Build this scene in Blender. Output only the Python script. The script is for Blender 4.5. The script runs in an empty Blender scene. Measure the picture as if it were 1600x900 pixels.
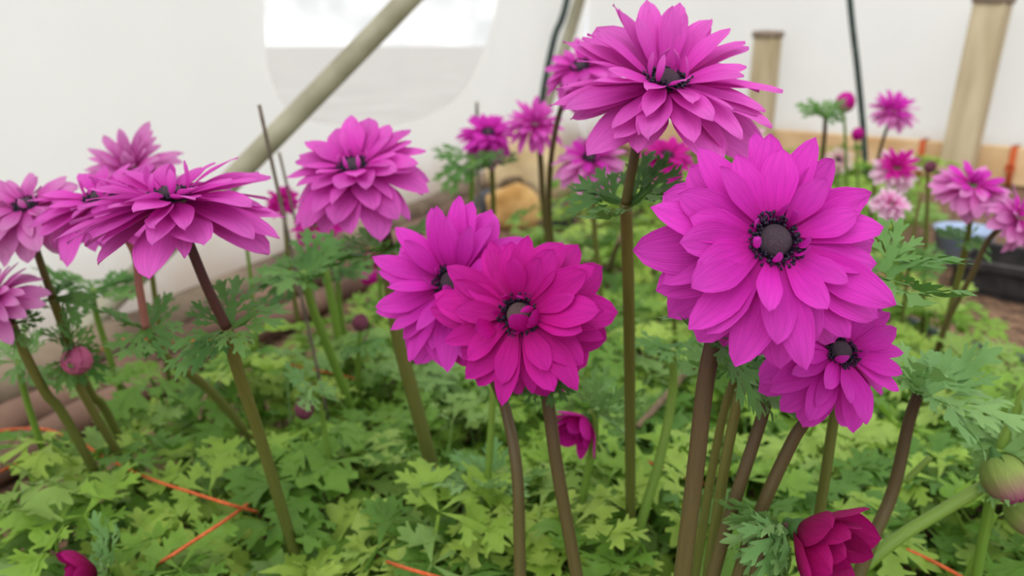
import bpy, bmesh, math, random
from mathutils import Vector, Matrix, noise
R_ = math.radians
scene = bpy.context.scene
col = scene.collection

# ------------------------------------------------------------------ camera, sky, light, exposure
F_PX, PITCH, CAM_H = 1250.0, R_(17), 0.45
cam_d = bpy.data.cameras.new('camera')
cam = bpy.data.objects.new('camera', cam_d); col.objects.link(cam)
cam.location = (0, 0, CAM_H); cam.rotation_euler = (math.pi/2 - PITCH, 0, 0)
cam_d.sensor_width = 36; cam_d.lens = 36*F_PX/1600; cam_d.clip_start = 0.01; cam_d.clip_end = 300
cam_d.dof.use_dof = True; cam_d.dof.focus_distance = 0.33; cam_d.dof.aperture_fstop = 9.0
scene.camera = cam

world = bpy.data.worlds.new('overcast_sky'); scene.world = world; world.use_nodes = True
wn, wl = world.node_tree.nodes, world.node_tree.links
bg = wn['Background']; bg.inputs['Strength'].default_value = 1.0
tc = wn.new('ShaderNodeTexCoord'); nz = wn.new('ShaderNodeTexNoise'); rp = wn.new('ShaderNodeValToRGB')
nz.inputs['Scale'].default_value = 9; nz.inputs['Detail'].default_value = 5
rp.color_ramp.elements[0].position = .40; rp.color_ramp.elements[0].color = (.66, .68, .71, 1)
rp.color_ramp.elements[1].position = .56; rp.color_ramp.elements[1].color = (1.14, 1.14, 1.12, 1)
wl.new(tc.outputs['Generated'], nz.inputs['Vector']); wl.new(nz.outputs['Fac'], rp.inputs['Fac'])
wl.new(rp.outputs['Color'], bg.inputs['Color'])

sun_d = bpy.data.lights.new('sun', 'SUN'); sun_d.energy = 1.3; sun_d.angle = R_(60); sun_d.color = (1, .98, .95)
sun = bpy.data.objects.new('sun', sun_d); col.objects.link(sun)
sun.rotation_euler = (R_(28), R_(-22), 0); sun.location = (0, 0, 5)

vs = scene.view_settings
vs.view_transform = 'Standard'; vs.look = 'None'; vs.gamma = 1; vs.use_curve_mapping = False
vs.exposure = 0.46

# ------------------------------------------------------------------ helpers
def ray(u, v):
    a, b = (u-800)/F_PX, (450-v)/F_PX
    return Vector((a, math.cos(PITCH)+b*math.sin(PITCH), -math.sin(PITCH)+b*math.cos(PITCH)))
def at(u, v, Y):
    d = ray(u, v); return Vector((0, 0, CAM_H)) + d*(Y/d.y)
def at_z(u, v, z):
    d = ray(u, v); return Vector((0, 0, CAM_H)) + d*((z-CAM_H)/d.z)

def lin(c):
    return tuple((x/12.92 if x <= .04045 else ((x+.055)/1.055)**2.4) for x in (k/255 for k in c)) + (1,)

def mesh(name, verts, faces, mat=None, uvs=None, smooth=True):
    me = bpy.data.meshes.new(name); me.from_pydata([tuple(v) for v in verts], [], faces)
    if uvs:
        l = me.uv_layers.new(name='UVMap')
        for lp in me.loops: l.data[lp.index].uv = uvs[lp.vertex_index]
    if smooth:
        me.polygons.foreach_set('use_smooth', [True]*len(me.polygons))
    if mat: me.materials.append(mat)
    me.update(); return me
def obj(name, me, parent=None, M=None):
    o = bpy.data.objects.new(name, me); col.objects.link(o)
    if parent: o.parent = parent
    if M is not None: o.matrix_basis = M
    return o
def tag(o, label=None, cat=None, group=None, kind=None):
    for k, v in (('label', label), ('category', cat), ('group', group), ('kind', kind)):
        if v: o[k] = v
    return o
def thing(name, loc, label, cat, group=None):
    o = bpy.data.objects.new(name, None); o.empty_display_size = .01; col.objects.link(o)
    o.location = loc; return tag(o, label, cat, group)

def spline(pts, n=8):
    P = [Vector(p) for p in pts]
    if len(P) < 3:
        return [P[0].lerp(P[1], i/n) for i in range(n+1)]
    out = []
    Q = [P[0]*2-P[1]] + P + [P[-1]*2-P[-2]]
    for i in range(1, len(Q)-2):
        a, b, c, d = Q[i-1:i+3]
        for k in range(n):
            t = k/n
            out.append(.5*((2*b)+(c-a)*t+(2*a-5*b+4*c-d)*t*t+(3*b-a-3*c+d)*t**3))
    out.append(P[-1]); return out
def tube_data(pts, rad, sides=10, cap=True):
    pts = [Vector(p) for p in pts]; n = len(pts)
    if not hasattr(rad, '__len__'): rad = [rad]*n
    V, Fc, U = [], [], []
    t0 = (pts[1]-pts[0]).normalized()
    nrm = t0.orthogonal().normalized()
    for i, p in enumerate(pts):
        t = (pts[min(i+1, n-1)]-pts[max(i-1, 0)]).normalized()
        nrm = (nrm - t*nrm.dot(t)).normalized(); b = t.cross(nrm)
        for k in range(sides):
            a = 2*math.pi*k/sides
            V.append(p + (nrm*math.cos(a)+b*math.sin(a))*rad[i]); U.append((i/(n-1), k/sides))
    for i in range(n-1):
        for k in range(sides):
            k2 = (k+1) % sides
            Fc.append((i*sides+k, i*sides+k2, (i+1)*sides+k2, (i+1)*sides+k))
    if cap:
        Fc.append(tuple(range(sides-1, -1, -1))); Fc.append(tuple((n-1)*sides+k for k in range(sides)))
    return V, Fc, U
def box_data(a, b):
    V = [(x, y, z) for x in (a[0], b[0]) for y in (a[1], b[1]) for z in (a[2], b[2])]
    return V, [(0,1,3,2), (4,6,7,5), (0,4,5,1), (2,3,7,6), (0,2,6,4), (1,5,7,3)]
def join(*ds):
    V, Fc = [], []
    for d in ds:
        o = len(V); V += list(d[0]); Fc += [tuple(i+o for i in f) for f in d[1]]
    return V, Fc

# ------------------------------------------------------------------ materials
def new_mat(name):
    m = bpy.data.materials.new(name); m.use_nodes = True
    nt = m.node_tree; return m, nt, nt.nodes, nt.links, nt.nodes['Principled BSDF'], nt.nodes['Material Output']
def ramp(N, stops):
    r = N.new('ShaderNodeValToRGB'); e = r.color_ramp.elements
    e[0].position, e[0].color = stops[0]; e[1].position, e[1].color = stops[-1]
    for p, c in stops[1:-1]:
        x = e.new(p); x.color = c
    return r
def noise_mat(name, c1, c2, scale=20, rough=.7, bump=.0, detail=4, stretch=(1,1,1), coord='Object', lo=.35, hi=.65, spec=.3):
    m, nt, N, L, P, O = new_mat(name)
    t = N.new('ShaderNodeTexCoord'); mp = N.new('ShaderNodeMapping'); n = N.new('ShaderNodeTexNoise')
    mp.inputs['Scale'].default_value = stretch
    n.inputs['Scale'].default_value = scale; n.inputs['Detail'].default_value = detail
    r = ramp(N, [(lo, lin(c1)), (hi, lin(c2))])
    L.new(t.outputs[coord], mp.inputs['Vector']); L.new(mp.outputs['Vector'], n.inputs['Vector'])
    L.new(n.outputs['Fac'], r.inputs['Fac']); L.new(r.outputs['Color'], P.inputs['Base Color'])
    P.inputs['Roughness'].default_value = rough; P.inputs['Specular IOR Level'].default_value = spec
    if bump:
        b = N.new('ShaderNodeBump'); b.inputs['Strength'].default_value = bump; b.inputs['Distance'].default_value = .01
        L.new(n.outputs['Fac'], b.inputs['Height']); L.new(b.outputs['Normal'], P.inputs['Normal'])
    return m
def petal_mat(name, base, mid, tip, trans=.35, vary=.12):
    """pigment runs from the claw (uv.x = 0) to the tip (uv.x = 1) with fine long veins; each petal varies a little"""
    m, nt, N, L, P, O = new_mat(name)
    uv = N.new('ShaderNodeUVMap'); sp = N.new('ShaderNodeSeparateXYZ'); L.new(uv.outputs['UV'], sp.inputs[0])
    r = ramp(N, [(0.0, lin(base)), (.40, lin(mid)), (1.0, lin(tip))]); L.new(sp.outputs['X'], r.inputs['Fac'])
    mp = N.new('ShaderNodeMapping'); mp.inputs['Scale'].default_value = (1.6, 26, 1); L.new(uv.outputs['UV'], mp.inputs['Vector'])
    oi = N.new('ShaderNodeObjectInfo')
    n = N.new('ShaderNodeTexNoise'); n.inputs['Scale'].default_value = 1.0; n.inputs['Detail'].default_value = 2
    L.new(mp.outputs['Vector'], n.inputs['Vector'])
    h = N.new('ShaderNodeHueSaturation')
    a = N.new('ShaderNodeMapRange'); a.inputs['To Min'].default_value = 1-vary; a.inputs['To Max'].default_value = 1+vary
    L.new(oi.outputs['Random'], a.inputs['Value'])
    vn = N.new('ShaderNodeMapRange'); vn.inputs['From Min'].default_value = .3; vn.inputs['From Max'].default_value = .7
    vn.inputs['To Min'].default_value = .80; vn.inputs['To Max'].default_value = 1.10
    L.new(n.outputs['Fac'], vn.inputs['Value'])
    mu = N.new('ShaderNodeMath'); mu.operation = 'MULTIPLY'; L.new(a.outputs[0], mu.inputs[0]); L.new(vn.outputs[0], mu.inputs[1])
    L.new(mu.outputs[0], h.inputs['Value']); L.new(r.outputs['Color'], h.inputs['Color'])
    L.new(h.outputs['Color'], P.inputs['Base Color'])
    P.inputs['Roughness'].default_value = .62; P.inputs['Specular IOR Level'].default_value = .18
    b = N.new('ShaderNodeBump'); b.inputs['Strength'].default_value = .45; b.inputs['Distance'].default_value = .0012
    L.new(n.outputs['Fac'], b.inputs['Height']); L.new(b.outputs['Normal'], P.inputs['Normal'])
    tr = N.new('ShaderNodeBsdfTranslucent'); L.new(h.outputs['Color'], tr.inputs['Color'])
    mx = N.new('ShaderNodeMixShader'); mx.inputs[0].default_value = trans
    L.new(P.outputs[0], mx.inputs[1]); L.new(tr.outputs[0], mx.inputs[2]); L.new(mx.outputs[0], O.inputs['Surface'])
    return m
def leaf_mat(name, cols, trans=.3, rough=.5):
    m, nt, N, L, P, O = new_mat(name)
    oi = N.new('ShaderNodeObjectInfo')
    r = ramp(N, [(i/(len(cols)-1), lin(c)) for i, c in enumerate(cols)]); L.new(oi.outputs['Random'], r.inputs['Fac'])
    t = N.new('ShaderNodeTexCoord'); n = N.new('ShaderNodeTexNoise'); n.inputs['Scale'].default_value = 90; n.inputs['Detail'].default_value = 3
    L.new(t.outputs['Object'], n.inputs['Vector'])
    vn = N.new('ShaderNodeMapRange'); vn.inputs['To Min'].default_value = .72; vn.inputs['To Max'].default_value = 1.25
    L.new(n.outputs['Fac'], vn.inputs['Value'])
    h = N.new('ShaderNodeHueSaturation'); L.new(vn.outputs[0], h.inputs['Value']); L.new(r.outputs['Color'], h.inputs['Color'])
    L.new(h.outputs['Color'], P.inputs['Base Color'])
    P.inputs['Roughness'].default_value = rough; P.inputs['Specular IOR Level'].default_value = .35
    b = N.new('ShaderNodeBump'); b.inputs['Strength'].default_value = .25; b.inputs['Distance'].default_value = .003
    L.new(n.outputs['Fac'], b.inputs['Height']); L.new(b.outputs['Normal'], P.inputs['Normal'])
    tr = N.new('ShaderNodeBsdfTranslucent'); L.new(h.outputs['Color'], tr.inputs['Color'])
    mx = N.new('ShaderNodeMixShader'); mx.inputs[0].default_value = trans
    L.new(P.outputs[0], mx.inputs[1]); L.new(tr.outputs[0], mx.inputs[2]); L.new(mx.outputs[0], O.inputs['Surface'])
    return m
def film_mat(name, clear, tint=(242, 242, 239)):
    m, nt, N, L, P, O = new_mat(name)
    t = N.new('ShaderNodeTexCoord'); n = N.new('ShaderNodeTexNoise'); n.inputs['Scale'].default_value = 2.2; n.inputs['Detail'].default_value = 5
    L.new(t.outputs['Object'], n.inputs['Vector'])
    c = lin(tint); r = ramp(N, [(.3, tuple(x*.94 for x in c[:3])+(1,)), (.7, c)]); L.new(n.outputs['Fac'], r.inputs['Fac'])
    sx = N.new('ShaderNodeSeparateXYZ'); L.new(t.outputs['Object'], sx.inputs[0])
    n2 = N.new('ShaderNodeTexNoise'); n2.inputs['Scale'].default_value = 7; n2.inputs['Detail'].default_value = 6; L.new(t.outputs['Object'], n2.inputs['Vector'])
    ma = N.new('ShaderNodeMath'); ma.operation = 'MULTIPLY_ADD'; ma.inputs[1].default_value = .16; L.new(n2.outputs['Fac'], ma.inputs[0]); L.new(sx.outputs['Z'], ma.inputs[2])
    mr = N.new('ShaderNodeMapRange'); mr.interpolation_type = 'SMOOTHSTEP'; mr.inputs['From Min'].default_value = .08; mr.inputs['From Max'].default_value = .26; mr.inputs['To Min'].default_value = .75; mr.inputs['To Max'].default_value = 0
    L.new(ma.outputs[0], mr.inputs['Value'])
    mc = N.new('ShaderNodeMix'); mc.data_type = 'RGBA'; mc.inputs['B'].default_value = lin((196, 176, 156)); L.new(mr.outputs[0], mc.inputs['Factor']); L.new(r.outputs[0], mc.inputs['A'])
    r = mc
    d = N.new('ShaderNodeBsdfDiffuse'); tr = N.new('ShaderNodeBsdfTranslucent'); gl = N.new('ShaderNodeBsdfGlossy'); tp = N.new('ShaderNodeBsdfTransparent')
    gl.inputs['Roughness'].default_value = .35
    L.new(r.outputs['Result'], d.inputs['Color']); L.new(r.outputs['Result'], tr.inputs['Color'])
    m1 = N.new('ShaderNodeMixShader'); m1.inputs[0].default_value = .62; L.new(d.outputs[0], m1.inputs[1]); L.new(tr.outputs[0], m1.inputs[2])
    m2 = N.new('ShaderNodeMixShader'); m2.inputs[0].default_value = .05; L.new(m1.outputs[0], m2.inputs[1]); L.new(gl.outputs[0], m2.inputs[2])
    m3 = N.new('ShaderNodeMixShader'); m3.inputs[0].default_value = clear; L.new(m2.outputs[0], m3.inputs[1]); L.new(tp.outputs[0], m3.inputs[2])
    L.new(m3.outputs[0], O.inputs['Surface']); return m
def stem_mat(name, low, high, rough=.5):
    """natural stem colour, running from low (uv.x = 0, base) to high (uv.x = 1)"""
    m, nt, N, L, P, O = new_mat(name)
    uv = N.new('ShaderNodeUVMap'); sp = N.new('ShaderNodeSeparateXYZ'); L.new(uv.outputs['UV'], sp.inputs[0])
    r = ramp(N, [(.15, lin(low)), (.95, lin(high))]); L.new(sp.outputs['X'], r.inputs['Fac'])
    mp = N.new('ShaderNodeMapping'); mp.inputs['Scale'].default_value = (12, 26, 1); L.new(uv.outputs['UV'], mp.inputs['Vector'])
    n = N.new('ShaderNodeTexNoise'); n.inputs['Scale'].default_value = 1; n.inputs['Detail'].default_value = 3; L.new(mp.outputs[0], n.inputs['Vector'])
    vn = N.new('ShaderNodeMapRange'); vn.inputs['To Min'].default_value = .7; vn.inputs['To Max'].default_value = 1.3; L.new(n.outputs['Fac'], vn.inputs['Value'])
    h = N.new('ShaderNodeHueSaturation'); L.new(vn.outputs[0], h.inputs['Value']); L.new(r.outputs[0], h.inputs['Color'])
    L.new(h.outputs[0], P.inputs['Base Color']); P.inputs['Roughness'].default_value = rough; P.inputs['Specular IOR Level'].default_value = .35
    return m

M = {}
M['magenta'] = petal_mat('petal_magenta', (188, 18, 140), (214, 42, 186), (224, 70, 202))
M['deep']    = petal_mat('petal_deep_magenta', (174, 6, 110), (200, 14, 146), (212, 36, 170))
M['pink']    = petal_mat('petal_pink', (200, 40, 160), (218, 68, 190), (230, 108, 208))
M['pale']    = petal_mat('petal_pale_pink', (200, 56, 158), (216, 102, 190), (230, 154, 212))
M['white_pink'] = petal_mat('petal_white_pink', (200, 40, 130), (232, 150, 205), (246, 222, 236))
M['cream']   = petal_mat('petal_cream', (200, 120, 150), (226, 190, 190), (238, 226, 212))
M['wine']    = petal_mat('petal_wine', (120, 6, 58), (150, 10, 84), (176, 18, 116))
M['budpink'] = petal_mat('petal_bud_pink', (150, 60, 90), (196, 90, 132), (205, 110, 150), .2)
M['budmauve']= petal_mat('petal_bud_mauve', (110, 70, 84), (128, 72, 92), (120, 60, 84), .15)
M['budgreen']= petal_mat('petal_bud_green', (120, 150, 70), (150, 168, 90), (190, 60, 150), .3)
M['disc']    = noise_mat('flower_centre_purple_grey', (66, 50, 64), (142, 124, 138), 26, .6, .9, 3)
M['disc_pale'] = noise_mat('flower_centre_pale', (112, 88, 92), (186, 160, 158), 26, .6, .9, 3)
M['stamen']  = noise_mat('stamen_indigo', (16, 10, 26), (46, 34, 60), 300, .5)
M['leaf']    = leaf_mat('leaf_green', [(84, 128, 46), (118, 160, 58), (138, 176, 64), (166, 194, 84), (114, 152, 82)], .36)
M['bract']   = leaf_mat('bract_green', [(66, 110, 48), (84, 130, 58), (104, 146, 72)], .25)
M['bract_pale'] = leaf_mat('bract_pale_green', [(104, 150, 84), (122, 164, 92), (136, 174, 104)], .3)
M['st_brown'] = stem_mat('stem_brown', (92, 84, 46), (74, 50, 38))
M['st_olive'] = stem_mat('stem_olive', (92, 100, 44), (108, 98, 48))
M['st_green'] = stem_mat('stem_green', (102, 136, 50), (116, 142, 58))
M['st_dark']  = stem_mat('stem_dark_red', (76, 44, 38), (64, 28, 34))
M['st_rose']  = stem_mat('stem_rose', (150, 96, 86), (176, 110, 110))
M['film'] = film_mat('milky_film', 0.0)
M['clear'] = film_mat('clear_film', 0.62)
M['soil'] = noise_mat('brown_soil', (74, 54, 42), (138, 108, 84), 60, .95, .8, 8)
M['outside'] = noise_mat('pale_field', (152, 148, 145), (172, 167, 164), 1.5, .95)
M['pole'] = noise_mat('weathered_pole', (96, 80, 66), (150, 132, 112), 9, .85, .3, 6, (1, 1, 1))
M['pole2'] = noise_mat('reddish_pole', (92, 68, 58), (140, 110, 94), 9, .85, .3, 6)
M['metal'] = noise_mat('tarnished_tube', (150, 146, 122), (180, 176, 152), 14, .5, .05, 5, spec=.5)
M['post'] = noise_mat('timber_post', (176, 160, 128), (202, 188, 158), 24, .8, .15, 6, (1, 1, .15))
M['post_end'] = noise_mat('weathered_post_end', (120, 104, 92), (156, 140, 124), 60, .9, .3)
M['board'] = noise_mat('timber_board', (204, 168, 122), (226, 196, 154), 10, .8, .1, 6)
M['hose'] = noise_mat('dark_hose', (40, 52, 50), (64, 78, 74), 30, .45)
M['twine'] = noise_mat('orange_twine', (196, 86, 44), (214, 112, 66), 300, .8, .3)
M['stalk'] = noise_mat('dry_stalk', (96, 82, 64), (132, 112, 88), 80, .85, .2)
M['cane'] = noise_mat('brown_cane', (92, 84, 74), (124, 112, 98), 60, .85, .2)
M['tan'] = noise_mat('tan_rock', (178, 134, 76), (222, 182, 122), 14, .9, .5)
M['beige'] = noise_mat('beige_sack', (206, 180, 136), (226, 206, 168), 9, .9, .3)
M['slate'] = noise_mat('dark_slate', (54, 56, 62), (90, 92, 98), 20, .8, .4)
M['blue'] = noise_mat('pale_blue_plastic', (150, 170, 205), (176, 192, 220), 12, .4)
M['crate'] = noise_mat('black_crate_plastic', (34, 32, 34), (60, 56, 56), 30, .6)

# ------------------------------------------------------------------ the setting: soil, film walls, clear panel, end board
WA, WB = at_z(0, 600, 0), at_z(720, 300, 0)                       # foot of the side film
axis = (WB-WA).normalized(); inward = Vector((axis.y, -axis.x, 0))
BA, BB = at_z(1200, 250, 0), at_z(1600, 290, 0)                   # foot of the end board
baxis = (BB-BA).normalized(); bin_ = Vector((baxis.y, -baxis.x, 0))
den = axis.x*baxis.y - axis.y*baxis.x
tq = ((BA-WA).x*baxis.y - (BA-WA).y*baxis.x)/den
CORNER = WA + axis*tq

def grid_mesh(x0, x1, y0, y1, step, zf):
    nx, ny = int((x1-x0)/step), int((y1-y0)/step); V = []
    for j in range(ny+1):
        for i in range(nx+1):
            x, y = x0+(x1-x0)*i/nx, y0+(y1-y0)*j/ny; V.append((x, y, zf(x, y)))
    return V, [(j*(nx+1)+i, j*(nx+1)+i+1, (j+1)*(nx+1)+i+1, (j+1)*(nx+1)+i) for j in range(ny) for i in range(nx)]
def soil_z(x, y):
    return noise.noise((x*9, y*9, 0))*.008 + noise.noise((x*30, y*30, 3))*.004 - .004
fV, fF = grid_mesh(-2.2, 3.6, -.9, 4.6, .035, soil_z)
def within(f):
    c = Vector(fV[f[0]]); c.z = 0
    return (c-WA).dot(inward) > -.07 and (c-CORNER).dot(bin_) > -.07
fF = [f for f in fF if within(f)]
fl = obj('floor', mesh('floor', fV, fF, M['soil'])); tag(fl, 'brown crumbly soil under the planted bed and path', 'soil', kind='structure')
og = obj('ground_outside', mesh('ground_outside', [(-90, -60, -.04), (90, -60, -.04), (90, 160, -.04), (-90, 160, -.04)], [(0, 1, 2, 3)], M['outside']))
tag(og, 'pale grey ground outside beyond the plastic film', 'ground', kind='structure')

def wall_pt(s, z, fold=1.0):
    """side film: s metres along its foot from WA; bulges, sags and leans in gently as it rises"""
    w = noise.noise((s*1.3, z*.9, 1.0))*.03 + noise.noise((s*5, z*1.2, 5.0))*.010
    w += .05*math.exp(-((s-2.45-.25*z)/.10)**2)               # one long hanging fold by the end of the tunnel
    p = WA + axis*s + inward*(fold*w*min(1, z*3) + .10*z*z + .06*math.exp(-z/.05) - .03)
    return Vector((p.x, p.y, z))
def wall_sz(u, v):
    d = ray(u, v); o = Vector((0, 0, CAM_H)); nrm = inward
    k = (WA-o).dot(nrm)/d.dot(nrm); p = o+d*k
    return ((p-WA).dot(axis), p.z)
S0, S1, ZT = -1.6, tq, 1.6
pix = spline([Vector((x, y, 0)) for x, y in [(380, -110), (414, -30), (424, 50), (436, 120), (478, 180), (570, 200), (660, 188), (728, 150), (762, 90), (778, 10), (788, -110)]], 4)
outline = [wall_sz(p.x, p.y) for p in pix]
cs = sum(p[0] for p in outline)/len(outline); cz = sum(p[1] for p in outline)/len(outline)
# close the top of the panel with an arch
a0, a1 = outline[0], outline[-1]
for k in range(1, 12):
    t = k/12; outline.append((a1[0]+(a0[0]-a1[0])*t, a1[1]+(a0[1]-a1[1])*t + .10*math.sin(math.pi*t)))
def rect_hit(s, z):
    ds, dz = s-cs, z-cz; k = 1e9
    if ds > 0: k = min(k, (S1-cs)/ds)
    if ds < 0: k = min(k, (S0-cs)/ds)
    if dz > 0: k = min(k, (ZT-cz)/dz)
    if dz < 0: k = min(k, (-.02-cz)/dz)
    return (cs+ds*k, cz+dz*k)
dense = []
for i in range(len(outline)):
    p, q = outline[i], outline[(i+1) % len(outline)]
    for k in range(3): dense.append((p[0]+(q[0]-p[0])*k/3, p[1]+(q[1]-p[1])*k/3))
# rays to the rectangle's corners so that the sheet fills it
for c in [(S0, -.02), (S1, -.02), (S0, ZT), (S1, ZT)]:
    ang = math.atan2(c[1]-cz, c[0]-cs)
    best = min(range(len(dense)), key=lambda i: abs((math.atan2(dense[i][1]-cz, dense[i][0]-cs)-ang+math.pi) % (2*math.pi)-math.pi))
    dense[best] = tuple(dense[best]) + (c,)
V, Fc = [], []; NR = 26
for p in dense:
    e = p[2] if len(p) == 3 else rect_hit(p[0], p[1])
    for k in range(NR+1):
        t = (k/NR)**1.3; V.append(wall_pt(p[0]+(e[0]-p[0])*t, max(-.02, p[1]+(e[1]-p[1])*t)))
n = len(dense)
for i in range(n):
    j = (i+1) % n
    for k in range(NR): Fc.append((i*(NR+1)+k, i*(NR+1)+k+1, j*(NR+1)+k+1, j*(NR+1)+k))
tag(obj('wall_left', mesh('wall_left', V, Fc, M['film'])), 'milky white plastic film forming the side of the tunnel', 'wall', kind='structure')
V, Fc = [wall_pt(cs, cz)], []; NI = 6
for p in dense:
    for k in range(1, NI+1): V.append(wall_pt(cs+(p[0]-cs)*k/NI, cz+(p[1]-cz)*k/NI))
for i in range(n):
    j = (i+1) % n; Fc.append((0, 1+i*NI, 1+j*NI))
    for k in range(NI-1): Fc.append((1+i*NI+k, 1+i*NI+k+1, 1+j*NI+k+1, 1+j*NI+k))
tag(obj('window_1', mesh('window_1', V, Fc, M['clear'])), 'clear patch of film showing bright clouds and pale ground outside', 'window', kind='structure')

V, Fc = [], []; NX, NZ = 60, 24; LEN = 3.2
for j in range(NZ+1):
    for i in range(NX+1):
        s, z = LEN*i/NX, ZT*j/NZ
        w = noise.noise((s*1.5, z*1.0, 9.0))*.03 + noise.noise((s*6, z*1.5, 2.0))*.008
        p = CORNER + baxis*s + bin_*(w*min(1, z*3) + .04*z*z - .03); V.append((p.x, p.y, z-.02))
for j in range(NZ):
    for i in range(NX): Fc.append((j*(NX+1)+i, j*(NX+1)+i+1, (j+1)*(NX+1)+i+1, (j+1)*(NX+1)+i))
tag(obj('wall_back', mesh('wall_back', V, Fc, M['film'])), 'milky white plastic film across the end of the tunnel', 'wall', kind='structure')

# board along the foot of the end film
Bb = Matrix(((baxis.x, bin_.x, 0, CORNER.x), (baxis.y, bin_.y, 0, CORNER.y), (0, 0, 1, 0), (0, 0, 0, 1)))
def prism(L, T, H, nseg=1): return box_data((0, 0, 0), (L, T, H))
bo = obj('baseboard_back', mesh('baseboard_back', *prism(3.0, .035, .125), M['board'], smooth=False), M=Bb @ Matrix.Translation((.15, .0, 0)))
tag(bo, 'long pale timber board along the foot of the end film', 'board', kind='structure')
bv = bo.modifiers.new('bevel', 'BEVEL'); bv.width = .004; bv.segments = 2

# ------------------------------------------------------------------ leaf, bract and petal shapes
def segment(L, W, ox, oy, ang, out, fold=.25, teeth=True):
    """one wedge lobe with three teeth, laid from (ox, oy) along ang in the leaf plane"""
    c, s = math.cos(ang), math.sin(ang)
    def P(x, y, z=0): return Vector((ox+(x*c-y*s)*L, oy+(x*s+y*c)*L, z*L))
    V, Fc = out; o = len(V)
    mid = [0, .25, .48, .62, .76, .90, 1.0]
    for x in mid: V.append(P(x, 0, -fold*W*.35*math.sin(math.pi*x)))
    for sg in (1, -1):
        q = len(V)
        for x, y in [(0, .12), (.25, .26), (.46, .72), (.52, .66), (.46, .34), (.62, .42), (.82, .80), (.88, .70), (.77, .34), (.92, .22), (1.0, .07)]:
            V.append(P(x, sg*y*W, fold*y*W*.35))
        f = [(o, o+1, q+1, q), (o+1, o+2, q+4, q+1), (q+1, q+4, q+3, q+2), (o+2, o+3, q+5, q+4), (o+3, o+4, q+8, q+5), (q+5, q+8, q+7, q+6),
             (o+4, o+5, q+9, q+8), (o+5, o+6, q+10, q+9)]
        Fc += f if sg < 0 else [tuple(reversed(x)) for x in f]
def blade(seed, wid=.42, nleaf=3, spread=62, lat=38):
    rnd = random.Random(seed); out = ([], [])
    for i in range(nleaf):
        a = R_(spread)*(i-(nleaf-1)/2)*(2/(nleaf-1) if nleaf > 1 else 0) + R_(rnd.uniform(-7, 7))
        l = (.62 if abs(i-(nleaf-1)/2) < .1 else .52)*rnd.uniform(.9, 1.1)
        sx, sy = .16*math.cos(a), .16*math.sin(a)
        ex, ey = sx+l*.34*math.cos(a), sy+l*.34*math.sin(a)
        # rachis web of the leaflet
        w = .045; px, py = -math.sin(a)*w, math.cos(a)*w; o = len(out[0])
        out[0].extend([Vector((0, 0, 0)), Vector((sx+px*.6, sy+py*.6, .003)), Vector((sx-px*.6, sy-py*.6, .003)), Vector((ex+px*1.6, ey+py*1.6, .004)), Vector((ex-px*1.6, ey-py*1.6, .004))])
        out[1].extend([(o, o+2, o+1), (o+1, o+2, o+4, o+3)])
        segment(l*.62*rnd.uniform(.9, 1.1), wid*rnd.uniform(.9, 1.15), ex, ey, a+R_(rnd.uniform(-5, 5)), out)
        for sg in (1, -1):
            segment(l*.52*rnd.uniform(.85, 1.15), wid*rnd.uniform(.85, 1.1), ex, ey, a+sg*R_(lat+rnd.uniform(-6, 8)), out)
            segment(l*.42*rnd.uniform(.85, 1.15), wid*rnd.uniform(.8, 1.1), sx+l*.06*math.cos(a), sy+l*.06*math.sin(a), a+sg*R_(lat+22+rnd.uniform(-6, 8)), out)
    return out
def shape_blade(d, droop, wave, seed):
    V = []
    for v in d[0]:
        r2 = v.x*v.x+v.y*v.y; z = v.z - droop*r2 + wave*noise.noise((v.x*4+seed, v.y*4, seed*1.7)) + .10*abs(v.y)*.5
        V.append(Vector((v.x, v.y, z)))
    return V, d[1]
def make_leaf(seed):
    """basal leaf: stalk from the crown (origin) out along +x, then a thrice-cut toothed blade. metres"""
    rnd = random.Random(seed)
    reach, high = [(.022, .125), (.045, .115), (.06, .09), (.035, .14), (.05, .10), (.03, .10), (.06, .12), (.04, .085)][seed % 8]
    size = rnd.uniform(.074, .096)
    pts = spline([(0, 0, 0), (reach*.3, 0, high*.55), (reach, 0, high)], 4)
    rad = [.0020-.0008*i/(len(pts)-1) for i in range(len(pts))]
    t = tube_data(pts, rad, 5, False)
    V, Fc = shape_blade(blade(seed, rnd.uniform(.36, .46), 3, rnd.uniform(60, 78), rnd.uniform(38, 50)), rnd.uniform(.1, .5), .14, seed)
    pitch = R_(rnd.uniform(-8, 34)); Mx = Matrix.Translation((reach, 0, high)) @ Matrix.Rotation(-R_(8)+pitch*.8, 4, 'Y') @ Matrix.Rotation(R_(rnd.uniform(-14, 14)), 4, 'X')
    V = [Mx @ (v*size) for v in V]
    return mesh('leaf', *join((t[0], t[1]), (V, Fc)), M['leaf'])
LEAVES = [make_leaf(i) for i in range(16)]
def make_bract(seed, mat):
    """divided bract of the ruff below a flower: unit length along +x, narrow fingers"""
    rnd = random.Random(100+seed); out = ([], [])
    o = 0
    out[0].extend([Vector((0, .07, 0)), Vector((0, -.07, 0)), Vector((.42, .07, .02)), Vector((.42, -.07, .02)), Vector((.2, 0, -.03))])
    out[1].extend([(0, 1, 4), (1, 3, 4), (3, 2, 4), (2, 0, 4)])
    for a, x, l in [(0, .36, .64), (24, .32, .58), (-24, .32, .58), (46, .22, .46), (-46, .22, .46)]:
        segment(l*rnd.uniform(.85, 1.1), .27*rnd.uniform(.85, 1.15), x, .06*math.copysign(1, a) if a else 0, R_(a+rnd.uniform(-6, 6)), out)
    V, Fc = shape_blade(out, rnd.uniform(-.25, .55), .10, seed+.3)
    return mesh('bract', V, Fc, mat)
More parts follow.
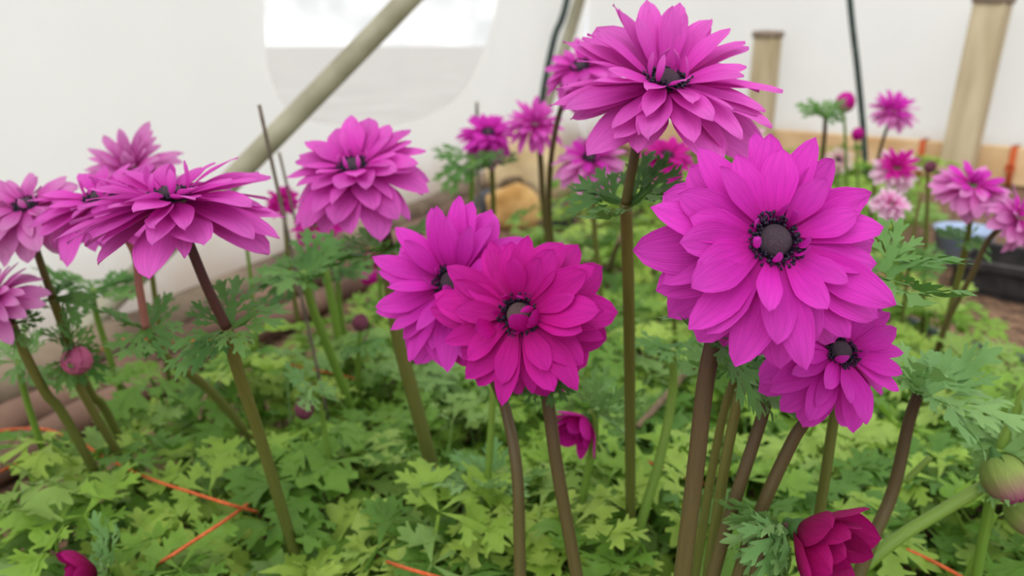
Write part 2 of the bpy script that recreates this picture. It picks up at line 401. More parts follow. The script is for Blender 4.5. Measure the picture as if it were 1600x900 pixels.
BR = {k: [make_bract(i, M[k]) for i in range(6)] for k in ('bract', 'bract_pale')}

_pc = {}
PKIND = {  # start angle, bend (deg over the length), cross cup, half width, tip fullness
    'flat': (0, -8, .14, .265, 3.4), 'droop': (6, -34, .14, .26, 3.4), 'cup': (-10, 34, .30, .25, 4.0),
    'curl': (-8, 70, .45, .20, 3.0), 'long': (4, -16, .16, .215, 3.0), 'bud': (-38, 92, .85, .36, 3.0)}
def petal(kind, var, mat):
    key = (kind, var, mat)
    if key in _pc: return _pc[key]
    s0, bend, cup, hw, full = PKIND[kind]; rnd = random.Random(var*17+len(kind)*5+ord(kind[0]))
    s0 += rnd.uniform(-5, 5); bend *= rnd.uniform(.6, 1.4); hw *= rnd.uniform(.9, 1.12); full *= rnd.uniform(.85, 1.15); skew = rnd.uniform(-.05, .05)
    NT, NS = 11, 6; V, U = [], []; x = z = 0.0; tw = rnd.uniform(-.25, .25); ph = rnd.uniform(0, 9)
    for i in range(NT+1):
        t = i/NT; ang = R_(s0+bend*t)
        if i: x += math.cos(ang)/NT; z += math.sin(ang)/NT
        w = hw*(.26 + .74*min(1, t*1.75)**.9)*max(0, 1-t**full)**.62 if i < NT else .006
        if t > .86: w *= 1
        for k in range(NS+1):
            q = 2*k/NS-1
            zz = cup*w*(q*q)*.9 + tw*w*q*t*.5 + .022*math.sin(q*5+ph)*t*hw*4*.35 + .012*math.sin(t*9+ph+q*2)*t
            V.append((x - math.sin(ang)*zz, q*w + skew*math.sin(math.pi*t), z + math.cos(ang)*zz)); U.append((t, q*.5+.5))
    Fc = [(i*(NS+1)+k, i*(NS+1)+k+1, (i+1)*(NS+1)+k+1, (i+1)*(NS+1)+k) for i in range(NT) for k in range(NS)]
    _pc[key] = mesh('petal', [(a, -b, c) for a, b, c in V], [tuple(reversed(f)) for f in Fc], M[mat], U); return _pc[key]

def disc_mesh():
    bm = bmesh.new(); bmesh.ops.create_uvsphere(bm, u_segments=20, v_segments=12, radius=1)
    for v in bm.verts:
        v.co.z *= .78; v.co *= 1+.03*noise.noise(v.co*9)
    me = bpy.data.meshes.new('flower_centre'); bm.to_mesh(me); bm.free(); me.materials.append(M['disc'])
    me.polygons.foreach_set('use_smooth', [True]*len(me.polygons)); return me
def stamen_mesh():
    rnd = random.Random(5); ds = []
    for i in range(170):
        a = rnd.uniform(0, 2*math.pi); r = 1.02+.78*rnd.random()**.8; h = rnd.uniform(.15, .55) - (r-1)*.22
        p0 = Vector((math.cos(a)*.85, math.sin(a)*.85, -.25)); p1 = Vector((math.cos(a)*r, math.sin(a)*r, h))
        t = tube_data([p0, p0.lerp(p1, .6)+Vector((0, 0, .05)), p1], [.035, .03, .03], 4, False); ds.append((t[0], t[1]))
        # anther: a small oval
        dr = Vector((rnd.uniform(-1, 1), rnd.uniform(-1, 1), rnd.uniform(.1, 1))).normalized(); sz = rnd.uniform(.09, .13)
        t = tube_data([p1-dr*sz*1.1, p1-dr*sz*.5, p1+dr*sz*.5, p1+dr*sz*1.1], [.03, sz*.8, sz*.8, .03], 6); ds.append((t[0], t[1]))
    V, Fc = join(*ds); return mesh('stamens', V, Fc, M['stamen'])
DISC, STAM = disc_mesh(), stamen_mesh()
DISC_PALE = DISC.copy(); DISC_PALE.materials.clear(); DISC_PALE.materials.append(M['disc_pale'])

# ------------------------------------------------------------------ flower heads
RINGS = {
 # n, length/R, elevation, start radius/R, height/R, width factor, petal kind
 'big': [(7, .26, 60, .17, .05, .8, 'curl'), (9, .52, 24, .17, .05, .95, 'flat'), (12, .68, 12, .16, .03, .98, 'flat'),
         (13, .80, 2, .15, .0, .95, 'long'), (14, .87, -9, .14, -.04, .95, 'droop'), (11, .92, -19, .12, -.08, 1.0, 'droop')],
 'mid': [(4, .30, 60, .17, .05, .9, 'curl'), (8, .55, 28, .17, .04, .95, 'flat'), (10, .72, 12, .16, .02, .95, 'long'),
         (12, .84, -2, .14, -.02, .95, 'droop'), (11, .90, -16, .12, -.06, 1.0, 'droop')],
 'loose': [(5, .34, 62, .17, .05, .9, 'curl'), (8, .60, 26, .16, .03, .95, 'long'), (12, .78, 8, .15, .0, .95, 'long'),
           (14, .88, -7, .14, -.04, .95, 'long'), (11, .92, -20, .12, -.08, 1.05, 'droop')],
 'flatd': [(5, .32, 58, .17, .05, .9, 'curl'), (9, .58, 22, .17, .04, .92, 'long'), (12, .74, 10, .16, .02, .82, 'long'), (14, .88, 0, .15, -.01, .8, 'long'),
           (14, .93, -8, .14, -.04, .82, 'long'), (10, .92, -14, .12, -.08, .98, 'flat')],
 'far': [(8, .5, 36, .14, .04, .95, 'flat'), (12, .70, 16, .14, .02, .9, 'long'), (14, .84, -2, .12, -.03, .88, 'long'), (11, .9, -20, .12, -.06, 1.0, 'droop')],
 'spiky': [(8, .5, 50, .12, .04, .8, 'long'), (12, .72, 28, .14, .02, .75, 'long'), (14, .84, 8, .12, -.03, .75, 'long'), (13, .9, -16, .12, -.06, .8, 'droop')],
 'half': [(6, .62, 74, .10, .0, 1.25, 'cup'), (6, .8, 60, .16, -.02, 1.35, 'cup'), (6, .95, 46, .16, -.06, 1.4, 'cup')],
 'bud': [(3, .95, 70, .10, .0, 1.25, 'bud'), (5, 1.0, 62, .16, -.02, 1.3, 'bud')],
}
def basis(n):
    n = Vector(n).normalized(); up = Vector((0, 0, 1)); x = up - n*up.dot(n)
    if x.length < .05: x = Vector((0, 1, 0)) - n*n.y
    x.normalize(); y = n.cross(x)
    return Matrix(((x.x, y.x, n.x, 0), (x.y, y.y, n.y, 0), (x.z, y.z, n.z, 0), (0, 0, 0, 1)))
def head(root, base, pos, n, R, rings, mat, seed, lift=0, sag=0, disc=True, inner=None, extra=()):
    rnd = random.Random(seed); B = Matrix.Translation(pos-base) @ basis(n); Bi = basis(n).to_3x3()
    away = Vector((0, 1, .35)).normalized(); down = Vector((0, 0, -1))
    for ri, (cnt, ln, el, r0, z0, wf, kind) in enumerate(RINGS[rings]):
        off = rnd.uniform(0, 6.28); jit = .30 if rings not in ('half', 'bud') else .08
        for i in range(cnt):
            az = off + 2*math.pi*(i+rnd.uniform(-jit, jit))/cnt
            d = Bi @ Vector((math.cos(az), math.sin(az), 0))
            e = el + rnd.uniform(-10, 10)*(1 if rings not in ('bud',) else .2) + lift*max(0, d.dot(away)) - sag*max(0, d.dot(down))
            L = ln*R*rnd.uniform(.84, 1.10)
            m = inner if (inner and ri < 2) else mat
            obj('petal', petal(kind, rnd.randrange(5), m), root,
                B @ Matrix.Rotation(az, 4, 'Z') @ Matrix.Translation((r0*R, 0, z0*R)) @ Matrix.Rotation(-R_(e), 4, 'Y')
                @ Matrix.Rotation(R_(rnd.uniform(-20, 20)), 4, 'X') @ Matrix.Diagonal((L, L*wf*rnd.uniform(.9, 1.1), L, 1)))
    if not disc and rings not in ('half',):
        for i in range(8):
            az = rnd.uniform(0, 6.28); L = R*rnd.uniform(.28, .42)
            obj('petal', petal('curl', rnd.randrange(5), inner or mat), root, B @ Matrix.Rotation(az, 4, 'Z') @ Matrix.Translation((R*rnd.uniform(0, .09), 0, .02*R)) @ Matrix.Rotation(-R_(rnd.uniform(48, 84)), 4, 'Y') @ Matrix.Diagonal((L, L*1.2, L, 1)))
    if disc:
        s = R*.132
        dc = obj('flower_centre', DISC_PALE if extra else DISC, root, B @ Matrix.Translation((0, 0, .03*R)) @ Matrix.Scale(s, 4)); dc['label'] = 'pale pinkish-grey domed flower centre' if extra else 'dark purple-grey domed flower centre'
        st = obj('stamens', STAM, dc, Matrix.Identity(4)); st['label'] = 'ring of near-black stamens'; st['kind'] = 'stuff'
    for az, ln, el, r0, wf, kind in extra:
        obj('petal', petal(kind, 1, mat), root, B @ Matrix.Rotation(R_(az), 4, 'Z') @ Matrix.Translation((r0*R, 0, .02*R)) @ Matrix.Rotation(-R_(el), 4, 'Y') @ Matrix.Diagonal((ln*R, ln*R*wf, ln*R, 1)))
    # receptacle joins petals and stalk
    obj('receptacle', REC, root, B @ Matrix.Translation((0, 0, -.13*R)) @ Matrix.Scale(R*.17, 4))
def rec_mesh():
    prof = [(.30, -1.2), (.5, -.6), (.85, -.2), (1.0, .1), (.9, .5), (.5, .75), (.05, .8)]; V = []; Fc = []
    for r, z in prof:
        for k in range(10): V.append((r*math.cos(.628318*k), r*math.sin(.628318*k), z))
    for i in range(len(prof)-1):
        for k in range(10): Fc.append((i*10+k, i*10+(k+1) % 10, (i+1)*10+(k+1) % 10, (i+1)*10+k))
    return mesh('receptacle', V, Fc, M['bract'])
REC = rec_mesh()

def ruff(root, base, pos, dirn, size, seed, mat='bract', cnt=6, elev=8, spread=24):
    rnd = random.Random(seed); B = Matrix.Translation(pos-base) @ basis(dirn)
    for i in range(cnt):
        az = 2*math.pi*(i+rnd.uniform(-.3, .3))/cnt + seed; s = size*rnd.uniform(.6, 1.05)
        obj('bract', BR[mat][rnd.randrange(6)], root, B @ Matrix.Rotation(az, 4, 'Z') @ Matrix.Translation((.002, 0, 0))
            @ Matrix.Rotation(-R_(elev+rnd.uniform(-spread, spread)), 4, 'Y') @ Matrix.Rotation(R_(rnd.uniform(-30, 30)), 4, 'X') @ Matrix.Scale(s, 4))

def shell_mesh(mat, var):
    rnd = random.Random(var+300); V, U, Fc = [], [], []; NT, NS = 10, 8; half = R_(rnd.uniform(52, 62)); off = 1.03+.035*var; end = rnd.uniform(.90, .99)
    for i in range(NT+1):
        t = i/NT; th = math.pi*(.06+(end-.06)*t); w = half*(.35+.65*min(1, t*2.2))*(1-t**5*.75)
        for k in range(NS+1):
            q = 2*k/NS-1; a = w*q; r = off+.03*q*q*t+.05*max(0, t-.8)
            V.append((math.sin(th)*math.cos(a)*r, math.sin(th)*math.sin(a)*r, -math.cos(th)*1.12*r)); U.append((t, q*.5+.5))
    for i in range(NT):
        for k in range(NS): Fc.append((i*(NS+1)+k, i*(NS+1)+k+1, (i+1)*(NS+1)+k+1, (i+1)*(NS+1)+k))
    return mesh('petal', V, Fc, M[mat], U)
_sh, _core = {}, {}
def bud_head(root, base, pos, n, R, mat, seed):
    rnd = random.Random(seed); s = R*.62; B = Matrix.Translation(pos-base) @ basis(n) @ Matrix.Translation((0, 0, s*.9)) @ Matrix.Scale(s, 4)
    if mat not in _core:
        me = DISC.copy(); me.materials.clear(); me.materials.append(M[mat]); me.uv_layers.new(name='UVMap'); me.name = 'bud_body'
        for l in me.loops: me.uv_layers[0].data[l.index].uv = ((me.vertices[l.vertex_index].co.z+.8)/1.6, .5)
        _core[mat] = me; _sh[mat] = [shell_mesh(mat, v) for v in range(3)]
    obj('bud_body', _core[mat], root, B @ Matrix.Diagonal((.96, .96, 1.36, 1)))
    for i in range(5):
        obj('petal', _sh[mat][i % 3], root, B @ Matrix.Rotation(2*math.pi*i/5*2+rnd.uniform(-.2, .2), 4, 'Z'))
    obj('receptacle', REC, root, B @ Matrix.Translation((0, 0, -1.0)) @ Matrix.Scale(.42, 4))
USED = []
def plant(name, label, cat, group, top, n, R, rings, mat, path, stem='st_brown', stalk=None, rad=.0034, collar=None, csize=.035,
          cmat='bract', seed=1, lift=0, sag=0, disc=True, inner=None, celev=8, ccnt=6, cspread=24, extra=()):
    """one flower: head on a stalk, a ruff of bracts at path index `collar`, then the main stem down to the soil.
    top and path are (u, v, Y) sight points, Y the distance from the camera over the ground in metres"""
    tp = at(*top); nv = Vector(n).normalized()
    P = [tp - nv*R*.22] + [at(*p) for p in path]
    d = P[-1]-P[-2]; k = P[-1].z/max(.05, -d.z)
    foot = P[-1] + d*k
    foot = Vector((P[-1].x + max(-.09, min(.09, foot.x-P[-1].x)), P[-1].y + max(-.09, min(.09, foot.y-P[-1].y)), -.004))
    P.append(foot); base = Vector((foot.x, foot.y, 0))
    root = thing(name, base, label, cat, group)
    ci = collar if collar is not None else None
    loc = [p-base for p in P]
    def run(pts, r0, r1, nm, mk):
        sp = spline(pts, 8); m = len(sp)-1; rr = [r0+(r1-r0)*i/m for i in range(m+1)]
        V, Fc, U = tube_data(sp, rr, 10); obj(nm, mesh(nm, V, Fc, M[mk], U), root)
    if ci is None:
        run(list(reversed(loc)), rad*1.08, rad*.8, 'stem', stem)
    else:
        run(list(reversed(loc[ci:])), rad*1.1, rad, 'stem', stem)
        run(list(reversed(loc[:ci+1])), rad*.84, rad*.70, 'flower_stalk', stalk or 'st_dark')
        cd = (P[ci-1]-P[ci]).normalized()
        ruff(root, base, P[ci], cd, csize, seed, cmat, ccnt, celev, cspread)
    if rings == 'bud': bud_head(root, base, tp, nv, R, mat, seed)
    elif rings: head(root, base, tp, nv, R, rings, mat, seed, lift, sag, disc, inner, extra)
    USED.append(base); return root

FL = 'anemone'
G_N, G_F, G_B = 'magenta anemones in flower', 'anemones further along the bed', 'anemone buds'
# --- the large flowers close by
plant(FL, 'largest magenta double anemone, face turned forward, dark centre fully in view', 'flower', G_N, (1208, 378, .292), (.06, -.86, .50), .0485, 'big', 'magenta',
      [(1118, 520, .315), (1102, 600, .315), (1086, 740, .312), (1066, 900, .31)], collar=1, csize=.034, seed=11, sag=8, rad=.0037, celev=-2)
plant(FL, 'magenta anemone tucked half under the largest bloom, petals hanging down', 'flower', G_N, (1312, 550, .335), (.16, -.72, .68), .037, 'mid', 'magenta',
      [(1262, 650, .35), (1238, 690, .352), (1192, 790, .35), (1156, 895, .345)], collar=None, seed=23, sag=22, rad=.0034)
plant(FL, 'deep magenta anemone with pale round centre and one petal folded across it', 'flower', G_N, (812, 492, .375), (-.26, -.90, .36), .0478, 'big', 'deep',
      [(850, 585, .392), (858, 640, .39), (872, 740, .385), (902, 905, .38)], collar=1, csize=.024, seed=37, rad=.0034, sag=6, celev=-10,
      extra=((212, .36, 112, .20, 1.5, 'cup'), (262, .34, 84, .22, 1.4, 'cup'), (120, .42, 62, .26, 1.3, 'cup')))
plant(FL, 'magenta anemone overlapped by the deep magenta bloom with the pale centre', 'flower', G_N, (706, 442, .41), (-.16, -.72, .66), .0455, 'loose', 'magenta',
      [(770, 590, .42), (790, 640, .418), (808, 740, .40), (813, 905, .39)], collar=None, seed=41, lift=32, sag=14, rad=.0035)
plant(FL, 'tall pink anemone held highest, long petals spread flat around a black centre', 'flower', G_N, (1040, 130, .40), (.06, -.36, .93), .0520, 'flatd', 'pink',
      [(1003, 195, .405), (988, 262, .41), (978, 318, .415), (982, 450, .43), (984, 600, .45), (985, 760, .475)], stem='st_olive', stalk='st_brown', collar=3, csize=.036, seed=59, lift=36, sag=4, rad=.0034, celev=26, cspread=30)
plant(FL, 'pink-magenta anemone with tiers of short petals, its ruff of leaves right below', 'flower', G_N, (553, 262, .55), (-.08, -.36, .92), .0515, 'big', 'pink',
      [(597, 352, .555), (606, 384, .555), (614, 470, .56), (628, 550, .565), (665, 692, .575)], stem='st_olive', stalk='st_dark', collar=2, csize=.046, seed=61, lift=22, sag=2, rad=.0052, celev=14)
plant(FL, 'wide flat pink anemone seen edge-on, on a dark red bowed stalk', 'flower', G_N, (268, 310, .42), (-.06, -.10, .99), .0530, 'flatd', 'pink',
      [(292, 372, .422), (322, 445, .425), (354, 512, .43), (372, 580, .44), (402, 670, .455), (434, 775, .47)], stem='st_olive', stalk='st_dark', collar=3, csize=.038, seed=73, lift=-6, sag=0, rad=.0037, celev=18)
plant(FL, 'pink anemone directly behind the wide flat edge-on bloom, on a rosy stalk', 'flower', G_N, (158, 312, .50), (-.10, -.22, .96), .046, 'mid', 'pink',
      [(208, 390, .51), (218, 450, .515), (228, 512, .52), (262, 560, .55), (345, 628, .60)], stem='st_olive', stalk='st_rose', collar=3, csize=.040, seed=79, sag=14, rad=.0034, celev=10)
plant(FL, 'pale pink anemone against the film, rising above the flat edge-on bloom', 'flower', G_F, (204, 262, .66), (0, -.50, .86), .042, 'spiky', 'pale',
      [(226, 350, .68), (236, 420, .69), (246, 490, .70), (262, 580, .72)], stem='st_olive', seed=83, lift=30, rad=.0026, disc=False)
plant(FL, 'pale pink anemone with drooping skirt petals, stem leaning over to the bare poles', 'flower', G_N, (42, 322, .52), (-.05, -.40, .90), .040, 'mid', 'pale',
      [(54, 380, .53), (82, 465, .54), (112, 545, .555), (142, 615, .57), (172, 655, .59)], stem='st_olive', stalk='st_brown', collar=2, csize=.035, seed=89, sag=34, rad=.0032)
plant(FL, 'pink anemone low over the poles, petals shaded lilac at their tips', 'flower', G_N, (-12, 465, .50), (-.35, -.60, .72), .032, 'spiky', 'pale',
      [(18, 505, .515), (40, 555, .52), (72, 615, .53), (112, 670, .545)], stem='st_olive', collar=1, csize=.03, seed=97, sag=10, rad=.0032)
# --- smaller flowers along the bed
plant(FL, 'small magenta anemone with dark eye against white film, above a leafy ruff', 'flower', G_F, (763, 208, 1.15), (-.05, -.55, .83), .048, 'far', 'magenta',
      [(768, 250, 1.16), (770, 300, 1.18), (771, 350, 1.2)], stem='st_olive', stalk='st_olive', collar=1, csize=.055, seed=101, rad=.004, sag=30)
plant(FL, 'small pink anemone showing no eye, on a dark brown stem before the tan lump', 'flower', G_F, (836, 192, 1.10), (.05, -.35, .93), .046, 'spiky', 'pink',
      [(843, 232, 1.11), (848, 300, 1.12), (856, 375, 1.14)], stem='st_brown', stalk='st_brown', seed=103, rad=.0046, lift=20, sag=30, disc=False)
plant(FL, 'pink anemone peeping out behind the tall highest bloom, lilac petals hanging', 'flower', G_F, (908, 105, .78), (-.25, -.45, .85), .045, 'mid', 'pink',
      [(880, 160, .80), (862, 240, .82), (858, 330, .85), (866, 420, .88)], stem='st_brown', seed=107, rad=.0032, sag=38)
plant(FL, 'light pink anemone under the tall bloom, behind its ruff of leaves', 'flower', G_F, (922, 248, .80), (0, -.45, .88), .040, 'mid', 'pale',
      [(926, 300, .81), (930, 370, .82), (936, 430, .83)], stem='st_olive', seed=109, rad=.003, sag=34, inner='magenta')
plant(FL, 'deep magenta anemone half hidden between the tall and the largest blooms', 'flower', G_F, (1042, 243, .85), (.05, -.50, .86), .034, 'far', 'deep',
      [(1046, 290, .86), (1050, 360, .87), (1052, 430, .88)], stem='st_olive', seed=113, rad=.003, sag=14)
plant(FL, 'fading pink and cream anemone beside the shorter wooden post', 'flower', G_F, (1172, 214, 1.5), (.2, -.6, .75), .036, 'far', 'white_pink',
      [(1174, 250, 1.51), (1176, 300, 1.53)], stem='st_olive', seed=127, rad=.003, sag=20)
plant(FL, 'small pink anemone standing clear against the end film beside the black hose', 'flower', G_F, (1397, 172, 1.35), (.05, -.5, .86), .044, 'spiky', 'pale',
      [(1386, 200, 1.36), (1374, 240, 1.37), (1366, 290, 1.4)], stem='st_brown', seed=131, rad=.003, lift=14, sag=18, inner='magenta', disc=False)
plant(FL, 'pale pink anemone with dark crimson heart above the end-board greenery', 'flower', G_F, (1402, 262, 1.1), (-.1, -.62, .76), .036, 'far', 'white_pink',
      [(1404, 300, 1.11), (1406, 360, 1.13)], stem='st_green', seed=137, rad=.003, inner='deep', disc=False, lift=20)
plant(FL, 'cream anemone with dusky pink middle low beside the black hose', 'flower', G_F, (1310, 250, 1.45), (-.2, -.7, .68), .030, 'far', 'cream',
      [(1308, 290, 1.46), (1306, 330, 1.48)], stem='st_green', seed=139, rad=.003)
plant(FL, 'lilac-pink anemone with white tips on a pale stem before the leaning post', 'flower', G_F, (1520, 288, .80), (.0, -.42, .90), .041, 'mid', 'pale',
      [(1516, 340, .805), (1512, 374, .81), (1500, 425, .82), (1486, 480, .83)], stem='st_olive', stalk='st_olive', collar=2, csize=.045, seed=149, sag=32, rad=.0034, inner='magenta', disc=False)
plant(FL, 'lilac-pink anemone with white tips turned away above the black crate', 'flower', G_F, (1592, 338, .74), (.55, -.55, .62), .035, 'mid', 'pale',
      [(1545, 374, .76), (1518, 430, .77), (1482, 498, .79), (1460, 560, .81)], stem='st_brown', seed=151, sag=24, rad=.0032, inner='magenta', disc=False)
plant(FL, 'small faded pink anemone just behind the largest bloom', 'flower', G_F, (1394, 318, .95), (.1, -.6, .78), .026, 'far', 'white_pink',
      [(1398, 360, .96), (1400, 420, .97)], stem='st_green', seed=157, rad=.003, disc=False)
plant(FL, 'small magenta anemone beside a thin cane beside the tiered bloom', 'flower', G_F, (440, 312, .95), (-.2, -.6, .7), .024, 'far', 'deep',
      [(446, 360, .96), (452, 420, .97), (462, 480, .98)], stem='st_olive', seed=163, rad=.003, disc=False)
plant(FL, 'magenta anemone showing only its lower petals under the tiered bloom', 'flower', G_F, (492, 352, .85), (-.1, -.5, .85), .030, 'far', 'deep',
      [(498, 390, .855), (512, 440, .86), (524, 500, .87)], stem='st_green', stalk='st_green', collar=1, csize=.045, seed=167, rad=.0045, disc=False)
# --- half open flowers and buds
G_H = 'half-open anemones'
plant('half_open_anemone', 'half-open wine-magenta anemone cup nodding beside its feathery pale green ruff', 'flower', G_H, (1258, 834, .33), (.52, -.80, -.06), .036, 'half', 'wine',
      [(1226, 826, .335), (1205, 852, .335), (1180, 905, .33)], stem='st_brown', stalk='st_dark', collar=1, csize=.034, cmat='bract_pale', seed=171, rad=.0032, ccnt=9, celev=-42, cspread=30)
plant('half_open_anemone', 'half-open magenta anemone facing down beside the dark central stem', 'flower', G_H, (912, 658, .50), (-.55, -.55, -.42), .027, 'half', 'deep',
      [(926, 640, .505), (928, 690, .505), (912, 770, .51)], stem='st_green', stalk='st_green', collar=1, csize=.045, cmat='bract_pale', seed=173, rad=.003, ccnt=8, celev=-25, cspread=30, disc=False)
plant('half_open_anemone', 'half-open wine-coloured anemone sunk in the low leaves by orange twine', 'flower', G_H, (146, 896, .41), (-.7, -.6, .1), .024, 'half', 'wine',
      [(168, 890, .415), (186, 905, .42)], stem='st_green', collar=1, csize=.036, cmat='bract_pale', seed=179, rad=.003, disc=False)
def bud(label, top, n, R, mat, path, stem='st_green', collar=None, csize=.03, seed=1, rad=.0026, cmat='bract', **k):
    return plant('anemone_bud', label, 'bud', G_B, top, n, R, 'bud', mat, path, stem=stem, stalk=stem, collar=collar, csize=csize, seed=seed, rad=rad, cmat=cmat, disc=False, **k)
bud('round rosy bud set sideways in a ruff of curled green fingers', (116, 556, .54), (.55, -.75, -.1), .0155, 'budpink', [(106, 550, .545), (112, 580, .55), (150, 650, .56), (192, 722, .58)], 'st_olive', 1, .036, 181, .003, 'bract', ccnt=9, cspread=50)
bud('dusky mauve bud low below the tiered bloom, stem half bare', (563, 512, .75), (.1, -.4, .9), .0125, 'budmauve', [(562, 535, .752), (560, 580, .76)], 'st_green', 1, .03, 191, .003)
bud('tiny dark mauve bud drooping among the low leaves', (476, 626, .56), (0, -.5, -.8), .011, 'budmauve', [(484, 606, .562), (500, 640, .565), (510, 690, .57)], 'st_green', 1, .026, 193, .002, 'bract_pale')
bud('crimson bud hanging under the ruff of the tiered bloom', (578, 396, .95), (0, -.5, -.3), .019, 'wine', [(586, 376, .955), (592, 420, .96), (596, 480, .97)], 'st_green', None, .03, 197, .0026)
bud('broad magenta bud low before the timber poles', (582, 436, 1.15), (0, -.6, .5), .026, 'deep', [(586, 462, 1.16), (590, 500, 1.17)], 'st_green', None, .03, 199, .003)
bud('magenta bud upright against the end film beside a leafy tuft', (1318, 172, 1.4), (0, -.2, .97), .024, 'deep', [(1320, 200, 1.405), (1322, 260, 1.42)], 'st_green', None, .03, 211, .0028)
bud('small magenta bud touching the black hose', (1338, 217, 1.5), (0, -.3, .95), .017, 'deep', [(1339, 240, 1.505), (1340, 290, 1.52)], 'st_green', None, .03, 223, .0026)
bud('purple seed-like bud beside the lilac-pink bloom', (1450, 266, .95), (0, -.6, .8), .010, 'budmauve', [(1450, 290, .955), (1448, 350, .96)], 'st_olive', None, .03, 227, .0024)
bud('green drooping bud with magenta rim on a thick arching green stem', (1558, 718, .40), (.30, -.45, -.80), .019, 'budgreen', [(1568, 712, .405), (1546, 752, .405), (1460, 805, .40), (1404, 840, .395), (1356, 880, .39), (1326, 920, .388)], 'st_green', 1, .040, 229, .0036, 'bract_pale', ccnt=10, celev=-8, cspread=46)
bud('small pale green bud with magenta lip below the arching stem', (1584, 782, .42), (.5, -.5, -.5), .018, 'budgreen', [(1600, 762, .425), (1622, 800, .43), (1630, 860, .44)], 'st_green', None, .03, 233, .003, 'bract_pale')

# --- stems whose flower has been cut or whose ruff alone shows
def ruffstem(label, path, collar=1, stem='st_green', rad=.003, csize=.04, cmat='bract', seed=1, ccnt=6, celev=12, tip=None):
    P = [at(*p) for p in path]; d = P[-1]-P[-2]
    foot = P[-1] + d*(P[-1].z/max(.05, -d.z))
    foot = Vector((P[-1].x+max(-.09, min(.09, foot.x-P[-1].x)), P[-1].y+max(-.09, min(.09, foot.y-P[-1].y)), -.004)); P.append(foot)
    base = Vector((foot.x, foot.y, 0)); root = thing('anemone_shoot', base, label, 'shoot', 'anemone shoots without an open flower')
    sp = spline([p-base for p in reversed(P)], 8); m = len(sp)-1
    V, Fc, U = tube_data(sp, [rad*(1.08-.25*i/m) for i in range(m+1)], 10); obj('stem', mesh('stem', V, Fc, M[stem], U), root)
    if collar is not None:
        cd = (P[max(0, collar-1)]-P[max(1, collar)]).normalized() if collar else (P[0]-P[1]).normalized()
        ruff(root, base, P[collar], cd, csize, seed, cmat, ccnt, celev)
    return root
ruffstem('green stem topped by a leafy ruff beside the small dark-eyed anemone', [(738, 252, 1.1), (737, 300, 1.12), (734, 350, 1.14)], 0, csize=.06, seed=2, rad=.004, ccnt=8)
ruffstem('green stem with dark ruff against the film, behind the dark red bowed stalk', [(146, 452, .75), (150, 490, .76), (185, 600, .79)], 0, csize=.055, seed=3, rad=.0034, ccnt=8)
ruffstem('stout bright green stem with spreading ruff below the thin cane', [(474, 424, .66), (488, 480, .67), (516, 552, .69)], 0, csize=.055, seed=4, rad=.0042, ccnt=8)
ruffstem('slim green stem rising clear before the film beside the bowed stalk', [(380, 345, .8), (390, 420, .81), (396, 480, .82), (402, 540, .83)], None, seed=5, rad=.0022)
ruffstem('bright green stem at the bare poles, topped by a curled leaf ruff', [(28, 566, .55), (40, 620, .56), (76, 732, .58)], 0, csize=.034, seed=6, rad=.0027, cmat='bract_pale')
ruffstem('leafy tuft on a brown stem beside the upright magenta bud', [(1290, 182, 1.35), (1288, 215, 1.36), (1284, 260, 1.38)], 0, stem='st_brown', csize=.06, seed=7, rad=.004, celev=40, ccnt=8)
ruffstem('thick brown stem crowned by a broad ruff, between largest bloom and soil path', [(1436, 612, .40), (1420, 660, .40), (1394, 770, .395), (1345, 890, .385)], 0, stem='st_brown', csize=.052, seed=8, rad=.0036, cmat='bract_pale', ccnt=9, celev=30)
ruffstem('cut green stub with pale end beside the thick brown ruffed stem', [(1454, 714, .42), (1420, 748, .42), (1386, 795, .42)], None, seed=9, rad=.0022)
ruffstem('dark brown stem of a hidden flower, under the largest and tucked blooms', [(1205, 600, .36), (1188, 660, .36), (1152, 770, .355), (1114, 900, .35)], None, stem='st_brown', seed=10, rad=.0034)
ruffstem('thin olive stem close behind the stem of the largest bloom', [(1154, 575, .39), (1132, 640, .39), (1112, 740, .39), (1094, 850, .39)], 0, stem='st_olive', csize=.035, seed=12, rad=.0026)
ruffstem('green-olive stem with dark ruff tucked under the largest bloom', [(1166, 580, .37), (1150, 640, .37), (1132, 730, .37), (1112, 860, .37)], 0, stem='st_olive', csize=.036, seed=13, rad=.0030, celev=-6)
ruffstem('bright green stem bending under the gap between the two large blooms', [(1052, 545, .50), (1050, 620, .50), (1030, 720, .49), (998, 830, .48)], 0, csize=.032, seed=14, rad=.0036)
ruffstem('straight lime-green stem behind the deep magenta bloom', [(770, 600, .52), (768, 660, .52), (762, 755, .52)], 2, csize=.05, seed=15, rad=.0028, cmat='bract_pale', celev=20)
ruffstem('pale stem with long fingered leaves beside the largest bloom', [(1378, 428, .36), (1340, 520, .37), (1306, 640, .38), (1284, 780, .385)], 0, stem='st_olive', csize=.046, seed=16, rad=.0028, celev=20)
ruffstem('faint green stem before the poles, beside the low mauve bud', [(526, 420, .9), (530, 470, .91), (536, 520, .92)], 0, csize=.05, seed=17, rad=.0036)
ruffstem('slender leafy stem among greenery right behind the largest bloom', [(1440, 300, .9), (1428, 360, .9), (1420, 420, .91)], 2, stem='st_olive', csize=.05, seed=18, rad=.002, celev=40)
ruffstem('leaning green stem rising past the drooping green bud', [(1606, 600, .41), (1585, 650, .41), (1562, 704, .41), (1552, 760, .415)], None, seed=19, rad=.0030)

